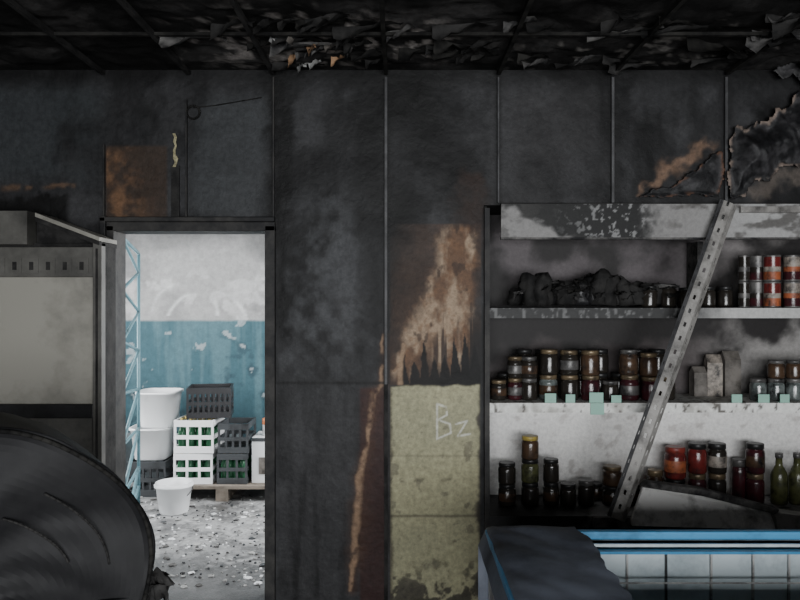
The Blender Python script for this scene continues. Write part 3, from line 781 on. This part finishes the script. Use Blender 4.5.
def wallwin(b, x0, x1, y0, y1, wy0, wy1, wz0, wz1, k):
    b.box((x0, y0, 0), (x1, wy0, CEIL), k); b.box((x0, wy1, 0), (x1, y1, CEIL), k)
    b.box((x0, wy0, 0), (x1, wy1, wz0), k); b.box((x0, wy0, wz1), (x1, wy1, CEIL), k)
wallwin(b, -3.45, -3.3, 4.02, BRY+.1, 4.5, 6.0, 0.9, 2.4, 'plaster'); b.obj('wall_back_room_left')
b = MB(); wallwin(b, 0.3, 0.45, 4.56, BRY+.1, 4.8, 6.2, 0.9, 2.3, 'plaster'); b.obj('wall_back_room_right')
b = MB(); b.box((-3.45, 4.15, CEIL), (0.45, BRY+.1, CEIL+.1), 'plaster'); b.obj('ceiling_back_room')
def winframe(name, axis, c, a0, a1, z0, z1):
    b = MB()
    def bx(p0, p1, q0, q1):
        if axis == 'x': b.box((c-.03, p0, q0), (c+.03, p1, q1), 'white')
        else: b.box((p0, c-.03, q0), (p1, c+.03, q1), 'white')
    bx(a0, a1, z0, z0+.05); bx(a0, a1, z1-.05, z1); bx(a0, a0+.05, z0+.05, z1-.05); bx(a1-.05, a1, z0+.05, z1-.05)
    bx((a0+a1)/2-.025, (a0+a1)/2+.025, z0+.05, z1-.05); b.obj(name)
winframe('window_1', 'x', -3.375, 4.5, 6.0, .9, 2.4); winframe('window_2', 'x', .375, 4.8, 6.2, .9, 2.3)

def fl_col(x, y):
    n1 = fbm(x*3+30, y*3+9, 6); n2 = fbm(x*18+3, y*18+12, 5); n4 = fbm(x*50+3, y*50+12, 3)
    c = mix(const(x, (0.34, 0.34, 0.34)), (0.15, 0.15, 0.15), sst(0.38, 0.65, n1))
    c = mix(c, (0.46, 0.46, 0.46), sst(0.45, 0.65, n2)*.6*sst(3.9, 4.6, y))
    c = mix(c, (0.08, 0.08, 0.08), .65*sst(0.50, 0.68, fbm(x*8+70, y*8, 5)))
    c = mix(c, (0.05, 0.05, 0.05), .6*sst(0.62, 0.72, n4))
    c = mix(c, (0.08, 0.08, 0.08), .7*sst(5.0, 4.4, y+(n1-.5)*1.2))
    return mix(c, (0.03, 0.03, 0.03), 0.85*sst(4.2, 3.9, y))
M['floor'] = vcmat('littered_wet_floor', 0.3, 0.3, 60, 0.6, 0.35)
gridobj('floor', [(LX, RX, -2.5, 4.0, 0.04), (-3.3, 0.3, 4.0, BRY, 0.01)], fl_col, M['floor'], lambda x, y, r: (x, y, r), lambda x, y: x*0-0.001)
b = MB()
for i in range(700):
    y = random.uniform(4.2, 6.2); x = random.uniform(-1.68, -.62)*y/4.1
    s = random.uniform(.004, .012) if i % 6 else random.uniform(.012, .03); n = random.randint(4, 6); h = random.uniform(.001, .005); a0 = random.random()*6
    vs = []
    for z in (0, h):
        for q in range(n):
            a = a0+2*math.pi*q/n; r = s*(.7+.5*random.random()); vs.append((x+r*math.cos(a), y+r*math.sin(a), z+(random.uniform(0, .005) if z else 0)))
    b.raw(vs, [tuple(range(n, 2*n))]+[(q, (q+1) % n, n+(q+1) % n, n+q) for q in range(n)], random.choice(['debris', 'debris', 'flake', 'greypl', 'tub']))
b.obj('floor_debris')

# lattice gate
gt = empty('folding_security_gate')
b = MB()
g0 = Vector((-1.60, 4.26, 0)); g1 = Vector((-2.02, 5.72, 0))
def gp(s, z): p = g0.lerp(g1, s); return (p.x, p.y, z)
top, bot = 2.0, 0.2
for s in (0, 1): b.tube([gp(s, 0), gp(s, top)], .013, 'gate', 8)
b.tube([gp(0, top), gp(1, top)], .012, 'gate', 8); b.tube([gp(0, bot), gp(1, bot)], .012, 'gate', 8)
nz = 6; dz = (top-bot)/nz
for i in range(nz):
    b.tube([gp(0, bot+i*dz), gp(1, bot+(i+.5)*dz)], .011, 'gate', 6); b.tube([gp(1, bot+(i+.5)*dz), gp(0, bot+(i+1)*dz)], .011, 'gate', 6)
b.obj('lattice', gt)

# pallet
b = MB(); Yp = 6.02
for x0 in (-1.83, -1.45, -1.02): b.box((x0-.05, Yp, 0), (x0+.05, Yp+.6, .1), 'wood')
for j in range(5): b.box((-1.89, Yp+j*.13, .1), (-.95, Yp+j*.13+.1, .125), 'wood')
b.obj('wooden_pallet')
def crate(b, c, w, d, h, k, rot=0, tilt=0, bott=False, slats=5):
    T = Matrix.Translation(c) @ Matrix.Rotation(rot, 4, 'Z') @ Matrix.Rotation(tilt, 4, 'Y')
    t = .014
    b.box((-w/2, -d/2, 0), (w/2, d/2, .012), k, T)
    for sy in (-1, 1):
        ya, yb = (-d/2, -d/2+t) if sy < 0 else (d/2-t, d/2)
        for (z0, z1) in ((.012, h*.2), (h*.42, h*.54), (h*.8, h)): b.box((-w/2, ya, z0), (w/2, yb, z1), k, T)
        for i in range(slats):
            x = -w/2+(w-t*1.3)*i/(slats-1); b.box((x, ya+.001, .012), (x+t*1.3, yb-.001, h-.003), k, T)
    for sx in (-1, 1):
        xa, xb = (-w/2, -w/2+t) if sx < 0 else (w/2-t, w/2)
        for (z0, z1) in ((.012, h*.2), (h*.42, h*.54), (h*.8, h)): b.box((xa, -d/2+t, z0), (xb, d/2-t, z1), k, T)
    if bott:
        for i in range(4):
            for j in range(3):
                bottle(b, -w/2+.05+i*(w-.1)/3, -d/2+.06+j*(d-.12)/2, .014, .032, h*.98, 'greengl', 'lid_yel', T)
zc = .126
def mk(name, *a, **k): b = MB(); crate(b, *a, **k); return b.obj(name)
yb = 6.25
mk('bottle_crate', (DX(193, yb-.15), yb, zc), .32, .34, .25, 'tub', 0.03, 0, True, 4)
mk('bottle_crate', (DX(195, yb-.15), yb, zc+.255), .33, .34, .27, 'tub', -0.04, 0, True, 4)
mk('plastic_crate', (DX(206, yb-.15), yb+.0, zc+.54), .36, .32, .25, 'blackpl', 0.16, 0.0, False, 9)
mk('plastic_crate', (DX(230, yb-.15)+.02, yb, zc), .25, .34, .25, 'greypl', 0.0, 0, True, 4)
mk('plastic_crate', (DX(231, yb-.15)+.02, yb, zc+.255), .25, .34, .24, 'greypl', 0.0, 0, False, 5)
def tub(name, c, w, d, h):
    b = MB(); n = 24; vs = []
    lv = [(0.78, 0), (0.8, .01), (0.97, h*.93), (1.05, h*.94), (1.05, h), (0.95, h), (0.76, .02)]
    for s, z in lv:
        for i in range(n):
            a = 2*math.pi*i/n; ca, sa = math.cos(a), math.sin(a)
            vs.append((c[0]+w/2*s*math.copysign(abs(ca)**.5, ca), c[1]+d/2*s*math.copysign(abs(sa)**.5, sa), c[2]+z))
    fs = [(j*n+i, j*n+(i+1) % n, (j+1)*n+(i+1) % n, (j+1)*n+i) for j in range(len(lv)-1) for i in range(n)]
    fs.append(tuple(range(n))[::-1]); fs.append(tuple((len(lv)-1)*n+i for i in range(n)))
    b.raw(vs, fs, 'tub', None, True); o = b.obj(name)
    return o
mk('plastic_crate', (DX(152, 6.3), 6.35, 0.001), .32, .38, .29, 'greypl', 0.0, 0, False, 6)
tub('plastic_tub', (DX(152, 6.3), 6.35, .293), .34, .38, .27)
tub('plastic_tub', (DX(158, 6.3), 6.35, .565), .34, .36, .30)
b = MB(); yk = 5.72; c = (DX(174, yk), yk, 0.001); r = .14; h = .235
b.lathe([(r*.74, 0, 'tub'), (r*.78, .01, 'tub'), (r*.97, h*.86, 'tub'), (r*1.06, h*.87, 'tub'), (r*1.06, h*.93, 'tub'), (r*1.0, h*.94, 'tub'), (r*1.0, h, 'tub'), (r*.93, h, 'tub'), (r*.74, .02, 'tub')], c, None, 28)
hp = [(c[0]+r*1.07*math.cos(a), c[1]-r*1.07*abs(math.sin(a))*.55-.0, c[2]+h*.88-r*.75*math.sin(a)) for a in np.linspace(0, math.pi, 15)]
b.tube(hp, .003, 'greypl', 6)
b.obj('plastic_bucket')
b = MB(); x = DX(262, 6.15)
b.box((x-.08, 6.12, .126), (x+.14, 6.45, .50), 'tub'); b.box((x-.08, 6.115, .47), (x+.14, 6.12, .5), 'greypl')
b.box((x-.02, 6.113, .2), (x+.08, 6.12, .34), 'bag'); bevel(b.obj('cardboard_carton'), .004)
b = MB(); b.lathe([(.03, 0, 'tub'), (.035, .01, 'tub'), (.035, .09, 'orange'), (.038, .095, 'orange'), (.036, .14, 'orange'), (.01, .15, 'orange')], (x+.02, 6.25, .501)); b.obj('plastic_jug')

# ------------------------------------------------------------ remaining room shell
b = MB(); b.box((LX-.1, -2.6, 0), (LX, 4.0, CEIL), 'char'); b.obj('wall_left')
b = MB(); b.box((RX, -2.6, 0), (RX+.1, 4.6, CEIL), 'char'); b.obj('wall_right')
b = MB()
wx0, wx1, wz0, wz1 = -1.2, 2.7, .5, 2.1
b.box((LX, -2.6, 0), (wx0, -2.5, CEIL), 'char'); b.box((wx1, -2.6, 0), (RX, -2.5, CEIL), 'char')
b.box((wx0, -2.6, 0), (wx1, -2.5, wz0), 'char'); b.box((wx0, -2.6, wz1), (wx1, -2.5, CEIL), 'char'); b.obj('wall_rear')
winframe('window_3', 'y', -2.55, wx0, wx1, wz0, wz1)

# ------------------------------------------------------------ LIGHT
def area(name, loc, rot, sx, sy, p, col):
    l = bpy.data.lights.new(name, 'AREA'); l.shape = 'RECTANGLE'; l.size = sx; l.size_y = sy; l.energy = p; l.color = col
    o = bpy.data.objects.new(name, l); o.location = loc; o.rotation_euler = rot; bpy.context.collection.objects.link(o); return o
area('daylight_shopfront', ((wx0+wx1)/2, -2.65, (wz0+wz1)/2), (math.radians(90), 0, 0), wx1-wx0, wz1-wz0, 440, (0.97, 0.985, 1))
area('daylight_left', (-3.5, 5.25, 1.65), (math.radians(90), 0, math.radians(-90)), 1.5, 1.5, 195, (0.97, 0.985, 1))
area('daylight_right', (.5, 5.5, 1.6), (math.radians(90), 0, math.radians(90)), 1.4, 1.4, 155, (0.97, 0.985, 1))
w = bpy.data.worlds.new('overcast'); bpy.context.scene.world = w; w.use_nodes = True
nt = w.node_tree
nt.nodes['Background'].inputs[0].default_value = (0.8, 0.86, 0.92, 1); nt.nodes['Background'].inputs[1].default_value = 0.8

cam = bpy.data.cameras.new('camera'); co = bpy.data.objects.new('camera', cam); bpy.context.collection.objects.link(co)
co.location = (0, 0, EYE); co.rotation_euler = (math.radians(90), 0, 0); cam.sensor_width = 36; cam.lens = 740/800*36; cam.clip_start = .05
bpy.context.scene.camera = co
